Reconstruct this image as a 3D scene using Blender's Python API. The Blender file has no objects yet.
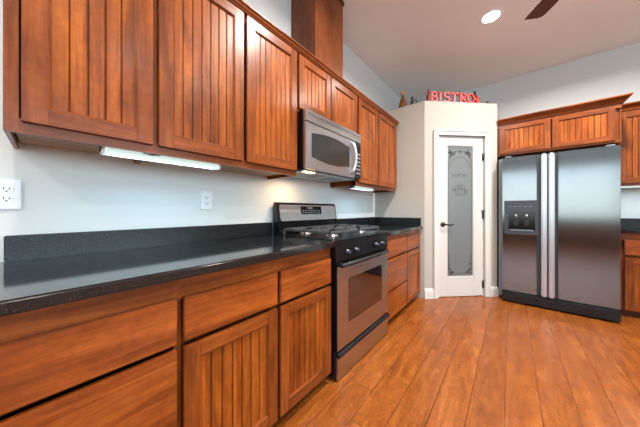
import bpy, bmesh, math, random
from mathutils import Vector, Matrix
R = math.radians
random.seed(7)
S = bpy.context.scene
C = S.collection

# ------------------------------------------------------------------ camera, world, light, exposure
CAM_X, CAM_H = 1.527, 1.115
YAW = math.atan(192 / 228)
cd = bpy.data.cameras.new('camera')
cd.sensor_width = 36.0
cd.lens = 228 / 640 * 36.0
cd.shift_y = -3.5 / 640
cd.clip_start = 0.02
cam = bpy.data.objects.new('camera', cd)
C.objects.link(cam)
cam.location = (CAM_X, 0.0, CAM_H)
cam.rotation_euler = (R(90), 0, YAW)
S.camera = cam

S.view_settings.view_transform = 'Standard'
S.view_settings.look = 'None'
S.view_settings.gamma = 1
S.view_settings.use_curve_mapping = False
S.view_settings.exposure = 0.44

W = bpy.data.worlds.new('World')
S.world = W
W.use_nodes = True
wn = W.node_tree.nodes
sky = wn.new('ShaderNodeTexSky')
sky.sky_type = 'NISHITA'
sky.sun_disc = False
sky.sun_elevation = R(40)
sky.sun_rotation = R(60)
bg = wn['Background']
W.node_tree.links.new(sky.outputs[0], bg.inputs[0])
bg.inputs[1].default_value = 0.22

def area(name, loc, rot, sx, sy, power, color, shape='RECTANGLE', spread=180, parent=None):
    l = bpy.data.lights.new(name, 'AREA')
    l.shape = shape
    l.size = sx
    l.size_y = sy
    l.energy = power
    l.color = color
    l.spread = R(spread)
    o = bpy.data.objects.new(name, l)
    C.objects.link(o)
    o.location = loc
    o.rotation_euler = rot
    if parent: o.parent = parent
    return o

# daylight through the rear window, and through an unseen right window added for light
WIN_REAR = (0.75, 4.35, 0.80, 2.65)     # x0 x1 z0 z1 in the wall y = -4.5
ADDED_WIN_RIGHT = (-3.6, 2.4, 0.95, 2.65)     # y0 y1 z0 z1 in the wall x = 5.6
area('daylight_rear', (2.55, -4.56, 1.725), (R(90), 0, 0), 3.6, 1.85, 46, (0.84, 0.94, 0.97))
area('added_daylight_right', (5.66, -0.6, 1.80), (R(90), 0, R(90)), 6.0, 1.7, 128, (0.58, 0.83, 1.0))

# ------------------------------------------------------------------ materials
def srgb(r, g, b):
    f = lambda v: (v / 255 / 12.92) if v / 255 <= 0.04045 else ((v / 255 + 0.055) / 1.055) ** 2.4
    return (f(r), f(g), f(b), 1)

class NT:
    def __init__(s, name):
        s.m = bpy.data.materials.new(name)
        s.m.use_nodes = True
        s.t = s.m.node_tree
        s.p = s.t.nodes['Principled BSDF']
    def n(s, kind, **kw):
        n = s.t.nodes.new('ShaderNode' + kind)
        for k, v in kw.items():
            setattr(n, k, v)
        return n
    def l(s, a, b):
        s.t.links.new(a, b)
    def val(s, sock, v):
        if hasattr(v, 'is_output'): s.l(v, sock)
        else: sock.default_value = v
    def math(s, op, a, b=0.0):
        n = s.n('Math', operation=op)
        s.val(n.inputs[0], a); s.val(n.inputs[1], b)
        return n.outputs[0]
    def ramp(s, fac, stops):
        n = s.n('ValToRGB')
        e = n.color_ramp.elements
        while len(e) < len(stops): e.new(0.5)
        for i, (p, c) in enumerate(stops):
            e[i].position = p
            e[i].color = c if len(c) == 4 else (*c, 1)
        s.l(fac, n.inputs[0])
        return n.outputs[0]
    def mix(s, blend, fac, a, b):
        n = s.n('MixRGB', blend_type=blend)
        s.val(n.inputs[0], fac); s.val(n.inputs[1], a); s.val(n.inputs[2], b)
        return n.outputs[0]
    def noise(s, vec, scale, detail=4, rough=0.55, dist=0.0):
        n = s.n('TexNoise')
        n.inputs['Scale'].default_value = scale
        n.inputs['Detail'].default_value = detail
        n.inputs['Roughness'].default_value = rough
        n.inputs['Distortion'].default_value = dist
        if vec is not None: s.l(vec, n.inputs['Vector'])
        return n.outputs[0]
    def scaled(s, vec, sc):
        n = s.n('Mapping')
        n.inputs['Scale'].default_value = sc
        s.l(vec, n.inputs['Vector'])
        return n.outputs[0]
    def bump(s, h, strength, dist=0.002):
        n = s.n('Bump')
        n.inputs['Strength'].default_value = strength
        n.inputs['Distance'].default_value = dist
        s.l(h, n.inputs['Height'])
        s.l(n.outputs[0], s.p.inputs['Normal'])
    def set(s, **kw):
        for k, v in kw.items():
            s.val(s.p.inputs[k.replace('_', ' ')], v)

def objcoord(t, jitter=True):
    tc = t.n('TexCoord')
    if not jitter: return tc.outputs['Object']
    oi = t.n('ObjectInfo')
    a = t.n('VectorMath', operation='SCALE')
    comb = t.n('CombineXYZ')
    for i, k in enumerate((13.7, 7.3, 9.1)):
        t.l(t.math('MULTIPLY', oi.outputs['Random'], k), comb.inputs[i])
    add = t.n('VectorMath', operation='ADD')
    t.l(tc.outputs['Object'], add.inputs[0]); t.l(comb.outputs[0], add.inputs[1])
    return add.outputs[0]

def wood(name, axis, dark, mid, light, rough=0.34, plank=None):
    """axis: grain direction 0/1/2 in the object's own coordinates"""
    t = NT(name)
    v = objcoord(t)
    sc = [16.0, 16.0, 16.0]; sc[axis] = 1.5
    n1 = t.noise(t.scaled(v, sc), 1.4, 6, 0.6, 1.0)
    fs = [150.0, 150.0, 150.0]; fs[axis] = 3.0
    n2 = t.noise(t.scaled(v, fs), 1.0, 2, 0.5)
    ms = [4.0, 4.0, 4.0]; ms[axis] = 1.6
    n3 = t.noise(t.scaled(v, ms), 1.3, 3, 0.5, 0.4)
    col = t.ramp(n1, [(0.22, dark), (0.5, mid), (0.8, light)])
    col = t.mix('MULTIPLY', 0.85, col, t.ramp(n3, [(0.3, (0.58, 0.52, 0.48)), (0.62, (1.1, 1.08, 1.05))]))
    n4 = t.noise(v, 38.0, 4, 0.65, 0.3)
    col = t.mix('MULTIPLY', 0.5, col, t.ramp(n4, [(0.32, (0.72, 0.68, 0.64)), (0.62, (1.1, 1.09, 1.08))]))
    col = t.mix('MULTIPLY', 0.35, col, t.ramp(n2, [(0.3, (0.72, 0.66, 0.62)), (0.6, (1.05, 1.05, 1.05))]))
    if plank:
        tc = t.n('TexCoord')
        sep = t.n('SeparateXYZ'); t.l(tc.outputs['Object'], sep.inputs[0])
        k = t.math('FLOOR', t.math('DIVIDE', sep.outputs[0], plank))
        oi = t.n('ObjectInfo')
        w = t.n('TexWhiteNoise', noise_dimensions='1D')
        t.l(t.math('ADD', k, t.math('MULTIPLY', oi.outputs['Random'], 91.0)), w.inputs['W'])
        col = t.mix('MULTIPLY', 0.8, col, t.ramp(w.outputs['Value'], [(0.0, (0.74, 0.7, 0.66)), (1.0, (1.12, 1.1, 1.06))]))
    t.l(col, t.p.inputs['Base Color'])
    t.set(Roughness=rough, Coat_Weight=0.2, Coat_Roughness=0.22, IOR=1.3)
    t.bump(n2, 0.08, 0.001)
    return t.m

CAB = (srgb(82, 37, 11), srgb(132, 66, 23), srgb(164, 90, 36))
PAN = (srgb(98, 45, 11), srgb(156, 81, 25), srgb(190, 110, 39))
M = {}
M['wood_v'] = wood('cabinet_wood_vertical', 2, *CAB)
M['wood_h'] = wood('cabinet_wood_horizontal', 0, *CAB)
M['wood_panel'] = wood('cabinet_wood_panel', 2, *PAN, plank=0.0437)
M['wood_drawer'] = wood('drawer_wood', 0, srgb(88, 40, 12), srgb(148, 74, 26), srgb(182, 102, 42))
M['wood_dark'] = wood('cabinet_wood_interior', 0, srgb(60, 28, 16), srgb(84, 42, 24), srgb(100, 54, 32), 0.5)
M['groove'] = wood('dark_groove_backing', 2, srgb(30, 16, 10), srgb(38, 20, 12), srgb(46, 26, 16), 0.6)  # much darker wood for the backing between panel boards
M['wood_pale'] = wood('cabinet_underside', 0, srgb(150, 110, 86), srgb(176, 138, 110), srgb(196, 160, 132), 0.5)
M['wood_chase'] = wood('chase_wood', 2, srgb(98, 48, 18), srgb(122, 64, 26), srgb(140, 78, 34), 0.42)

def simple(name, col, rough=0.5, metal=0.0, **kw):
    t = NT(name)
    tc = t.n('TexCoord')
    n = t.noise(tc.outputs['Object'], kw.pop('nscale', 40.0), 3)
    amp = kw.pop('amp', 0.06)
    c = t.mix('MULTIPLY', 1.0, col, t.ramp(n, [(0.3, (1 - amp,) * 3), (0.7, (1.0,) * 3)]))
    t.l(c, t.p.inputs['Base Color'])
    t.set(Roughness=rough, Metallic=metal, **kw)
    return t.m

def wall_mat(name, col):
    t = NT(name)
    tc = t.n('TexCoord')
    n = t.noise(tc.outputs['Object'], 70.0, 3, 0.5)
    n2 = t.noise(tc.outputs['Object'], 1.2, 2)
    c = t.mix('MULTIPLY', 1.0, col, t.ramp(n2, [(0.3, (0.97,) * 3), (0.7, (1.0,) * 3)]))
    t.l(c, t.p.inputs['Base Color'])
    t.set(Roughness=0.75)
    t.bump(n, 0.25, 0.004)
    return t.m
M['wall'] = wall_mat('wall_paint', srgb(217, 220, 219))
M['pantry'] = wall_mat('pantry_light_tint', srgb(178, 170, 161))  # warm light put into the wall colour, darkened to offset bright lamps
M['ceiling'] = wall_mat('ceiling_paint', srgb(244, 242, 239))
M['trim'] = simple('white_trim_paint', srgb(212, 208, 202), 0.4, nscale=8, amp=0.03)
M['door_white'] = simple('white_door_paint', srgb(208, 203, 197), 0.38, nscale=6, amp=0.03)
M['outlet'] = simple('outlet_plastic', srgb(232, 234, 236), 0.3, amp=0.02)
M['slot'] = simple('outlet_slot', srgb(46, 44, 42), 0.6)
M['black'] = simple('black_enamel', srgb(16, 16, 18), 0.22)
M['black_matte'] = simple('black_plastic', srgb(22, 23, 25), 0.5)
M['grille'] = simple('black_grille', srgb(11, 11, 12), 0.4)
M['iron'] = simple('cast_iron', srgb(84, 84, 86), 0.28, amp=0.3, nscale=160)
M['knob'] = simple('knob_metal', srgb(34, 38, 48), 0.25, 0.3)
M['burner'] = simple('burner_aluminium', srgb(150, 150, 150), 0.4, 0.9)
M['bronze'] = simple('dark_bronze', srgb(70, 56, 44), 0.35, 0.8, amp=0.2)
M['grey_panel'] = simple('grey_dispenser_plastic', srgb(52, 58, 66), 0.3)
M['grey_case'] = simple('grey_fridge_case', srgb(112, 118, 128), 0.45)
M['dark_glass'] = simple('dark_oven_glass', srgb(26, 17, 14), 0.06, amp=0.02, Coat_Weight=1.0)
M['dark_glass'].node_tree.nodes['Principled BSDF'].inputs['IOR'].default_value = 1.9
M['mw_glass'] = simple('microwave_glass', srgb(44, 43, 42), 0.16, amp=0.02)
M['display'] = simple('display_black', srgb(12, 14, 18), 0.12)
M['label_grey'] = simple('panel_print_grey', srgb(120, 128, 138), 0.4)
M['red'] = simple('red_sign_paint', srgb(214, 30, 14), 0.4, amp=0.25, nscale=30)
M['dark_red'] = simple('dark_red_sign_edge', srgb(120, 26, 20), 0.4)
M['amber'] = simple('amber_glass', srgb(130, 74, 26), 0.15, amp=0.5, nscale=60)
M['orange'] = simple('orange_clay', srgb(206, 124, 70), 0.5)
M['green_glass'] = simple('dark_green_glass', srgb(20, 44, 32), 0.12)
M['dark_metal'] = simple('dark_figurine_metal', srgb(58, 48, 46), 0.4, 0.5, amp=0.3)
M['white_enamel'] = simple('white_fixture', srgb(236, 240, 240), 0.35, amp=0.02)

def steel(name, col, rough, aniso=0.0, axis=0):
    t = NT(name)
    tc = t.n('TexCoord')
    sc = [260.0] * 3; sc[axis] = 2.0
    n = t.noise(t.scaled(tc.outputs['Object'], sc), 1.0, 2)
    c = t.mix('MULTIPLY', 1.0, col, t.ramp(n, [(0.3, (0.96,) * 3), (0.7, (1.0,) * 3)]))
    t.l(c, t.p.inputs['Base Color'])
    t.l(t.ramp(n, [(0.2, (rough * 0.85,) * 3), (0.8, (rough * 1.15,) * 3)]), t.p.inputs['Roughness'])
    t.set(Metallic=1.0)
    if aniso:
        tg = t.n('Tangent', direction_type='RADIAL', axis='Z')
        t.l(tg.outputs[0], t.p.inputs['Tangent'])
        t.set(Anisotropic=aniso)
    return t.m
M['steel'] = steel('brushed_steel', srgb(192, 190, 188), 0.3, 0.5, 0)
M['steel_fridge'] = steel('fridge_brushed_steel', srgb(134, 138, 141), 0.14, 0.6, 2)
M['steel_bright'] = simple('handle_steel', srgb(204, 208, 214), 0.3, 0.95, amp=0.02)

def granite(name, ior, rough):
    t = NT(name)
    tc = t.n('TexCoord')
    n = t.noise(tc.outputs['Object'], 260.0, 2, 0.7)
    n2 = t.noise(tc.outputs['Object'], 90.0, 2, 0.6)
    c = t.ramp(n, [(0.45, srgb(13, 15, 17)), (0.6, srgb(24, 29, 32)), (0.72, srgb(84, 92, 96))])
    c = t.mix('MULTIPLY', 0.6, c, t.ramp(n2, [(0.35, (0.7, 0.7, 0.7)), (0.65, (1.2, 1.2, 1.2))]))
    t.l(c, t.p.inputs['Base Color'])
    t.set(Roughness=rough, IOR=ior)
    return t.m
M['granite'] = granite('black_granite', 1.75, 0.08)
M['granite_up'] = granite('black_granite_upstand', 1.42, 0.3)

def floor_mat():
    t = NT('plank_floor')
    tc = t.n('TexCoord')
    sep = t.n('SeparateXYZ'); t.l(tc.outputs['Object'], sep.inputs[0])
    wdt, lng = 0.156, 1.35
    xr = t.math('DIVIDE', t.math('SUBTRACT', sep.outputs[0], 1.339), wdt)
    row = t.math('FLOOR', xr)
    fx = t.math('SUBTRACT', xr, row)
    wr = t.n('TexWhiteNoise', noise_dimensions='1D'); t.l(row, wr.inputs['W'])
    yr = t.math('ADD', t.math('DIVIDE', sep.outputs[1], lng), t.math('MULTIPLY', wr.outputs['Value'], 7.0))
    pk = t.math('FLOOR', yr)
    fy = t.math('SUBTRACT', yr, pk)
    cmb = t.n('CombineXYZ'); t.l(row, cmb.inputs[0]); t.l(pk, cmb.inputs[1])
    wp = t.n('TexWhiteNoise', noise_dimensions='2D'); t.l(cmb.outputs[0], wp.inputs['Vector'])
    # grain, each plank offset by its own random amount
    off = t.n('VectorMath', operation='MULTIPLY'); t.l(wp.outputs['Color'], off.inputs[0]); off.inputs[1].default_value = (9, 9, 0)
    v = t.n('VectorMath', operation='ADD'); t.l(tc.outputs['Object'], v.inputs[0]); t.l(off.outputs[0], v.inputs[1])
    g1 = t.noise(t.scaled(v.outputs[0], (14.0, 2.2, 1.0)), 1.5, 8, 0.68, 0.8)
    g2 = t.noise(t.scaled(v.outputs[0], (120.0, 4.0, 1.0)), 1.0, 2)
    g3 = t.noise(t.scaled(v.outputs[0], (7.0, 4.0, 1.0)), 1.6, 7, 0.68, 0.5)
    g4 = t.noise(v.outputs[0], 46.0, 4, 0.65, 0.4)
    col = t.ramp(g1, [(0.22, srgb(106, 54, 17)), (0.5, srgb(143, 80, 30)), (0.8, srgb(172, 106, 47))])
    col = t.mix('MULTIPLY', 0.55, col, t.ramp(g3, [(0.3, (0.66, 0.58, 0.5)), (0.58, (1.08, 1.06, 1.04))]))
    col = t.mix('MULTIPLY', 0.55, col, t.ramp(g2, [(0.3, (0.7, 0.64, 0.6)), (0.6, (1.06,) * 3)]))
    col = t.mix('MULTIPLY', 0.7, col, t.ramp(wp.outputs['Value'], [(0.0, (0.86, 0.82, 0.78)), (1.0, (1.1, 1.09, 1.07))]))
    col = t.mix('MULTIPLY', 0.8, col, t.ramp(g4, [(0.32, (0.72, 0.66, 0.6)), (0.6, (1.1, 1.09, 1.07))]))
    # knots
    vo = t.n('TexVoronoi'); vo.inputs['Scale'].default_value = 4.0
    t.l(t.scaled(v.outputs[0], (1.6, 0.9, 1.0)), vo.inputs['Vector'])
    col = t.mix('MULTIPLY', 1.0, col, t.ramp(vo.outputs['Distance'], [(0.0, (0.25, 0.16, 0.1)), (0.035, (0.62, 0.5, 0.42)), (0.09, (1, 1, 1))]))
    # joints between planks
    ex = t.math('MINIMUM', fx, t.math('SUBTRACT', 1.0, fx))
    ey = t.math('MULTIPLY', t.math('MINIMUM', fy, t.math('SUBTRACT', 1.0, fy)), lng / wdt)
    e = t.math('MINIMUM', ex, ey)
    col = t.mix('MULTIPLY', 1.0, col, t.ramp(e, [(0.0, (0.36, 0.27, 0.2)), (0.010, (0.5, 0.4, 0.32)), (0.016, (1, 1, 1))]))
    t.l(col, t.p.inputs['Base Color'])
    t.l(t.ramp(g3, [(0.3, (0.34,) * 3), (0.7, (0.24,) * 3)]), t.p.inputs['Roughness'])
    t.set(Coat_Weight=0.1, Coat_Roughness=0.12, IOR=1.35)
    t.bump(t.ramp(e, [(0.0, (0, 0, 0)), (0.03, (1, 1, 1))]), 0.5, 0.002)
    return t.m
M['floor'] = floor_mat()

def emit(name, col, strength):
    t = NT(name)
    t.set(Base_Color=col, Emission_Color=col, Emission_Strength=strength, Roughness=0.4)
    return t.m
M['lamp_warm'] = emit('can_light_lens', (1, 0.9, 0.76, 1), 14.0)
M['lamp_cool'] = emit('under_cabinet_lens', (0.50, 0.62, 0.60, 1), 0.75)
M['lamp_amber'] = emit('hood_lamp_lens', (1, 0.66, 0.28, 1), 5.0)

def frosted():
    t = NT('frosted_glass')
    tc = t.n('TexCoord')
    n = t.noise(tc.outputs['Object'], 400.0, 2)
    t.l(t.ramp(n, [(0.3, srgb(118, 123, 124)), (0.7, srgb(130, 135, 136))]), t.p.inputs['Base Color'])
    t.set(Roughness=0.32, Transmission_Weight=0.25)
    return t.m
M['frosted'] = frosted()
M['etched'] = simple('etched_clear_line', srgb(58, 60, 57), 0.3)
M['etched_soft'] = simple('etched_soft_line', srgb(84, 86, 84), 0.35)

def pane():
    t = NT('window_pane')
    tr = t.n('BsdfTransparent'); gl = t.n('BsdfGlossy'); gl.inputs['Roughness'].default_value = 0.02
    mx = t.n('MixShader'); mx.inputs[0].default_value = 0.06
    t.l(tr.outputs[0], mx.inputs[1]); t.l(gl.outputs[0], mx.inputs[2])
    t.l(mx.outputs[0], t.t.nodes['Material Output'].inputs['Surface'])
    return t.m
M['pane'] = pane()

# ------------------------------------------------------------------ mesh builder
class MB:
    def __init__(s):
        s.bm = bmesh.new(); s.mats = []
    def _mi(s, m):
        if m not in s.mats: s.mats.append(m)
        return s.mats.index(m)
    def _take(s, tb, m, smooth, mat=None):
        i = s._mi(m)
        bmesh.ops.recalc_face_normals(tb, faces=tb.faces)
        for f in tb.faces:
            f.material_index = i; f.smooth = smooth
        if mat is not None: tb.transform(mat)
        me = bpy.data.meshes.new('tmp'); tb.to_mesh(me); tb.free()
        s.bm.from_mesh(me); bpy.data.meshes.remove(me)
        return s
    def box(s, x0, x1, y0, y1, z0, z1, m, bev=0.0, seg=2, mat=None):
        tb = bmesh.new()
        bmesh.ops.create_cube(tb, size=1.0)
        tb.transform(Matrix.Translation(((x0 + x1) / 2, (y0 + y1) / 2, (z0 + z1) / 2)) @ Matrix.Diagonal((abs(x1 - x0), abs(y1 - y0), abs(z1 - z0), 1)))
        if bev: bmesh.ops.bevel(tb, geom=list(tb.edges), offset=bev, segments=seg, affect='EDGES', clamp_overlap=True)
        return s._take(tb, m, False, mat)
    def prism(s, poly, a0, a1, plane, m, bev=0.0, smooth=False, mat=None):
        """poly: 2D outline; plane 'xz' (extrude y), 'xy' (extrude z), 'yz' (extrude x)"""
        tb = bmesh.new()
        f = {'xz': lambda p, a: (p[0], a, p[1]), 'xy': lambda p, a: (p[0], p[1], a), 'yz': lambda p, a: (a, p[0], p[1])}[plane]
        va = [tb.verts.new(f(p, a0)) for p in poly]; vb = [tb.verts.new(f(p, a1)) for p in poly]
        n = len(poly)
        tb.faces.new(va); tb.faces.new(vb[::-1])
        for i in range(n): tb.faces.new((va[i], va[(i + 1) % n], vb[(i + 1) % n], vb[i]))
        if bev:
            es = [e for e in tb.edges if (e.verts[0] in va and e.verts[1] in va) or (e.verts[0] in vb and e.verts[1] in vb)]
            bmesh.ops.bevel(tb, geom=es, offset=bev, segments=2, affect='EDGES', clamp_overlap=True)
        return s._take(tb, m, smooth, mat)
    def stroke(s, pts, w, a0, a1, m, plane='xz', mat=None, closed=False):
        """ribbon along 2D points, width w, extruded from a0 to a1"""
        P = [Vector(p) for p in pts]; n = len(P); L = []; Rr = []
        for i in range(n):
            a = P[i - 1] if (i or closed) else P[i]
            b = P[(i + 1) % n] if (i < n - 1 or closed) else P[i]
            d = (b - a).normalized(); nn = Vector((-d.y, d.x)) * w / 2
            L.append(P[i] + nn); Rr.append(P[i] - nn)
        f = {'xz': lambda p, a: (p[0], a, p[1]), 'xy': lambda p, a: (p[0], p[1], a)}[plane]
        tb = bmesh.new()
        q = [[tb.verts.new(f(pp[i], a)) for i in range(n)] for a in (a0, a1) for pp in (L, Rr)]
        la, ra, lb, rb = q
        for i in range(n if closed else n - 1):
            j = (i + 1) % n
            tb.faces.new((la[i], la[j], ra[j], ra[i])); tb.faces.new((lb[i], rb[i], rb[j], lb[j]))
            tb.faces.new((la[i], lb[i], lb[j], la[j])); tb.faces.new((ra[i], ra[j], rb[j], rb[i]))
        if not closed:
            for i in (0, n - 1): tb.faces.new((la[i], ra[i], rb[i], lb[i]))
        return s._take(tb, m, False, mat)
    def tube(s, pts, r, m, seg=10, closed=False, mat=None, flat=1.0):
        P = [Vector(p) for p in pts]; n = len(P); tb = bmesh.new(); rings = []
        rr = r if isinstance(r, (list, tuple)) else [r] * n
        up = None
        for i in range(n):
            a = P[i - 1] if (i or closed) else P[i]
            b = P[(i + 1) % n] if (i < n - 1 or closed) else P[i]
            d = (b - a).normalized()
            if up is None:
                up = Vector((0, 0, 1)) if abs(d.z) < 0.9 else Vector((1, 0, 0))
            u = (up - d * up.dot(d)).normalized(); w = d.cross(u); up = u
            rings.append([tb.verts.new(P[i] + (u * math.cos(k * 2 * math.pi / seg) + w * flat * math.sin(k * 2 * math.pi / seg)) * rr[i]) for k in range(seg)])
        for i in range(n if closed else n - 1):
            A, B = rings[i], rings[(i + 1) % n]
            for k in range(seg): tb.faces.new((A[k], A[(k + 1) % seg], B[(k + 1) % seg], B[k]))
        if not closed:
            tb.faces.new(rings[0][::-1]); tb.faces.new(rings[-1])
        return s._take(tb, m, True, mat)
    def lathe(s, prof, m, seg=24, mat=None, loc=(0, 0, 0), smooth=True):
        tb = bmesh.new(); rings = []
        for r, z in prof:
            if r < 1e-6: rings.append([tb.verts.new((loc[0], loc[1], loc[2] + z))])
            else: rings.append([tb.verts.new((loc[0] + r * math.cos(k * 2 * math.pi / seg), loc[1] + r * math.sin(k * 2 * math.pi / seg), loc[2] + z)) for k in range(seg)])
        for A, B in zip(rings, rings[1:]):
            for k in range(seg):
                q = [A[k % len(A)], A[(k + 1) % len(A)], B[(k + 1) % len(B)], B[k % len(B)]]
                q = [x for i, x in enumerate(q) if x not in q[:i]]
                if len(q) > 2: tb.faces.new(q)
        return s._take(tb, m, smooth, mat)
    def build(s, name, parent=None, label=None, loc=None):
        me = bpy.data.meshes.new(name); s.bm.to_mesh(me); s.bm.free()
        for m in s.mats: me.materials.append(M[m])
        o = bpy.data.objects.new(name, me); C.objects.link(o)
        if parent: o.parent = parent
        if loc: o.location = loc
        if label: o['label'] = label
        return o

def thing(name, label, cat, loc=(0, 0, 0), rz=0.0, group=None):
    o = bpy.data.objects.new(name, None); C.objects.link(o)
    o.empty_display_size = 0.1
    o.location = loc; o.rotation_euler = (0, 0, rz)
    o['label'] = label; o['category'] = cat
    if group: o['group'] = group
    return o
def tag(o, label, cat, group=None):
    o['label'] = label; o['category'] = cat
    if group: o['group'] = group
    return o
def struct(o):
    o['kind'] = 'structure'
    return o
LEFT = R(90)        # things along the left wall: own x runs along world +y, own -y faces the room

# ------------------------------------------------------------------ the room
CEIL = 3.105
YB, PY, XE, YR = 4.5, 3.045, 5.6, -4.5
struct(MB().box(0, XE, YR, YB, -0.1, 0, 'floor').build('floor'))
struct(MB().box(-0.12, XE + .12, YR - .12, YB + .12, CEIL, CEIL + 0.1, 'ceiling').build('ceiling'))
struct(MB().box(-0.12, 0, YR - .12, YB + .12, -0.1, CEIL, 'wall').build('wall_left'))
struct(MB().box(0, XE, YB, YB + 0.12, -0.1, CEIL, 'wall').build('wall_back'))
x0, x1, z0, z1 = WIN_REAR
b = MB()
b.box(0, x0, YR - .12, YR, -0.1, CEIL, 'wall').box(x1, XE, YR - .12, YR, -0.1, CEIL, 'wall')
b.box(x0, x1, YR - .12, YR, -0.1, z0, 'wall').box(x0, x1, YR - .12, YR, z1, CEIL, 'wall')
struct(b.build('wall_rear'))
y0, y1, q0, q1 = ADDED_WIN_RIGHT
b = MB()
b.box(XE, XE + .12, YR - .12, y0, -0.1, CEIL, 'wall').box(XE, XE + .12, y1, YB + .12, -0.1, CEIL, 'wall')
b.box(XE, XE + .12, y0, y1, -0.1, q0, 'wall').box(XE, XE + .12, y0, y1, q1, CEIL, 'wall')
struct(b.build('wall_right'))

def window(name, w, h, n, loc, rz):
    o = thing(name, '', ''); del o['label']; del o['category']
    o['kind'] = 'structure'; o.location = loc; o.rotation_euler = (0, 0, rz)
    f = MB()
    f.box(0, w, -.04, .03, 0, .05, 'trim').box(0, w, -.04, .03, h - .05, h, 'trim')
    for i in range(n + 1):
        x = min(max(i * w / n, .025), w - .025)
        f.box(x - .025, x + .025, -.04, .03, .05, h - .05, 'trim')
    f.build('window_frame', o)
    MB().box(.05, w - .05, -.004, .0, .05, h - .05, 'pane').build('pane', o)
window('window_1', x1 - x0, z1 - z0, 3, (x1, YR - .03, z0), R(180))
window('added_window_2', y1 - y0, q1 - q0, 3, (XE + .03, y1, q0), R(-90))  # unseen window added to bring light onto the left cabinets

# corner pantry: side wall, diagonal wall with the doorway, return wall and flat top
PX = 0.685                                  # diagonal starts at (PX, PY) and runs at 45 degrees
DL = (1.379 - PX) * math.sqrt(2)
PT = 2.492
D0, D1_, DZ = 0.180, 0.808, 2.062           # door opening along the diagonal
DG = Matrix.Translation((PX, PY, 0)) @ Matrix.Rotation(R(45), 4, 'Z')
b = MB()
b.prism([(0, PY), (PX, PY), (PX - .04, PY + .1), (0, PY + .1)], 0, PT - .1, 'xy', 'pantry')
b.prism([(0, 0), (D0, 0), (D0, .1), (.041, .1)], 0, PT - .1, 'xy', 'pantry', mat=DG)
b.box(D1_, DL - .0, 0, .1, 0, PT - .1, 'pantry', mat=DG)
b.box(D0, D1_, 0, .1, DZ, PT - .1, 'pantry', mat=DG)
ex, ey = 1.379, PY + (1.379 - PX)
b.box(ex - .1, ex, ey, YB, 0, PT - .1, 'pantry')
b.prism([(0, PY), (PX, PY), (ex, ey), (ex, YB), (0, YB)], PT - .1, PT, 'xy', 'pantry')
struct(b.build('wall_pantry'))

# casing and baseboards
b = MB()
cw = 0.066
b.box(D0 - cw, D0, -.018, .02, 0, DZ, 'trim', .004).box(D0 - cw, D0 - cw + .018, -.026, -.015, 0, DZ + cw, 'trim', .003)
b.box(D1_, D1_ + cw, -.018, .02, 0, DZ, 'trim', .004).box(D1_ + cw - .018, D1_ + cw, -.026, -.015, 0, DZ + cw, 'trim', .003)
b.box(D0 - cw, D1_ + cw, -.018, .02, DZ, DZ + cw, 'trim', .004).box(D0 - cw, D1_ + cw, -.027, -.014, DZ + cw - .018, DZ + cw, 'trim', .003)
b.box(D0 - .001, D0 + .012, .02, .1, 0, DZ, 'trim').box(D1_ - .012, D1_ + .001, .02, .1, 0, DZ, 'trim')
b.box(D0, D1_, .02, .1, DZ - .012, DZ + .001, 'trim')
o = struct(b.build('trim_1')); o.matrix_world = DG
def baseboard(name, l, mat, a=0.0):
    b = MB()
    prof = [(0, 0), (-.016, 0), (-.016, .09), (-.012, .1), (-.009, .118), (0, .124)]
    b.prism(prof, a, l, 'yz', 'trim')
    o = struct(b.build(name)); o.matrix_world = mat
baseboard('baseboard_pantry_left', D0 - cw, DG, -.006)
baseboard('baseboard_pantry_right', DL + .006, DG, D1_ + cw)
baseboard('baseboard_rear', XE, Matrix.Translation((XE, YR, 0)) @ Matrix.Rotation(R(180), 4, 'Z'))
baseboard('baseboard_left', -0.12 - YR, Matrix.Translation((0, YR, 0)) @ Matrix.Rotation(R(90), 4, 'Z'))
baseboard('baseboard_right', YB - YR, Matrix.Translation((XE, YB, 0)) @ Matrix.Rotation(R(-90), 4, 'Z'))

# ------------------------------------------------------------------ pantry door
def arc(cx, cz, rx, rz, a0, a1, n=14):
    return [(cx + rx * math.cos(R(a0 + (a1 - a0) * i / n)), cz + rz * math.sin(R(a0 + (a1 - a0) * i / n))) for i in range(n + 1)]
GLYPH = {   # plain stroke letters on a 0..1 by 0..1 cell
    'P': [[(.1, 0), (.1, 1)], [(.1, .97)] + arc(.5, .74, .34, .23, 90, -90) + [(.1, .51)]],
    'A': [[(0, 0), (.45, 1), (.9, 0)], [(.18, .36), (.72, .36)]],
    'N': [[(.1, 0), (.1, 1)], [(.1, 1), (.85, 0)], [(.85, 0), (.85, 1)]],
    'T': [[(0, .97), (.9, .97)], [(.45, 0), (.45, 1)]],
    'R': [[(.1, 0), (.1, 1)], [(.1, .97)] + arc(.5, .74, .34, .23, 90, -90) + [(.1, .51)], [(.42, .5), (.85, 0)]],
    'Y': [[(0, 1), (.45, .5), (.9, 1)], [(.45, .5), (.45, 0)]],
}
dr = thing('door_1', '', ''); del dr['label']; del dr['category']
dr['kind'] = 'structure'
dr.matrix_world = DG @ Matrix.Translation((D0 + .014, .018, .008))
dw, dh = D1_ - D0 - .028, DZ - .022
g0, g1, gz0, gz1 = .115, dw - .115, .243, 1.94
b = MB()
b.box(0, g0, 0, .036, 0, dh, 'door_white', .002).box(g1, dw, 0, .036, 0, dh, 'door_white', .002)
b.box(g0, g1, 0, .036, 0, gz0, 'door_white').box(g0, g1, 0, .036, gz1, dh, 'door_white')
for (a0, a1, c0, c1) in ((g0 - .001, g0 + .012, gz0, gz1), (g1 - .012, g1 + .001, gz0, gz1), (g0, g1, gz0 - .001, gz0 + .012), (g0, g1, gz1 - .012, gz1 + .001)):
    b.box(a0, a1, .004, .03, c0, c1, 'door_white', .003)
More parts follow.
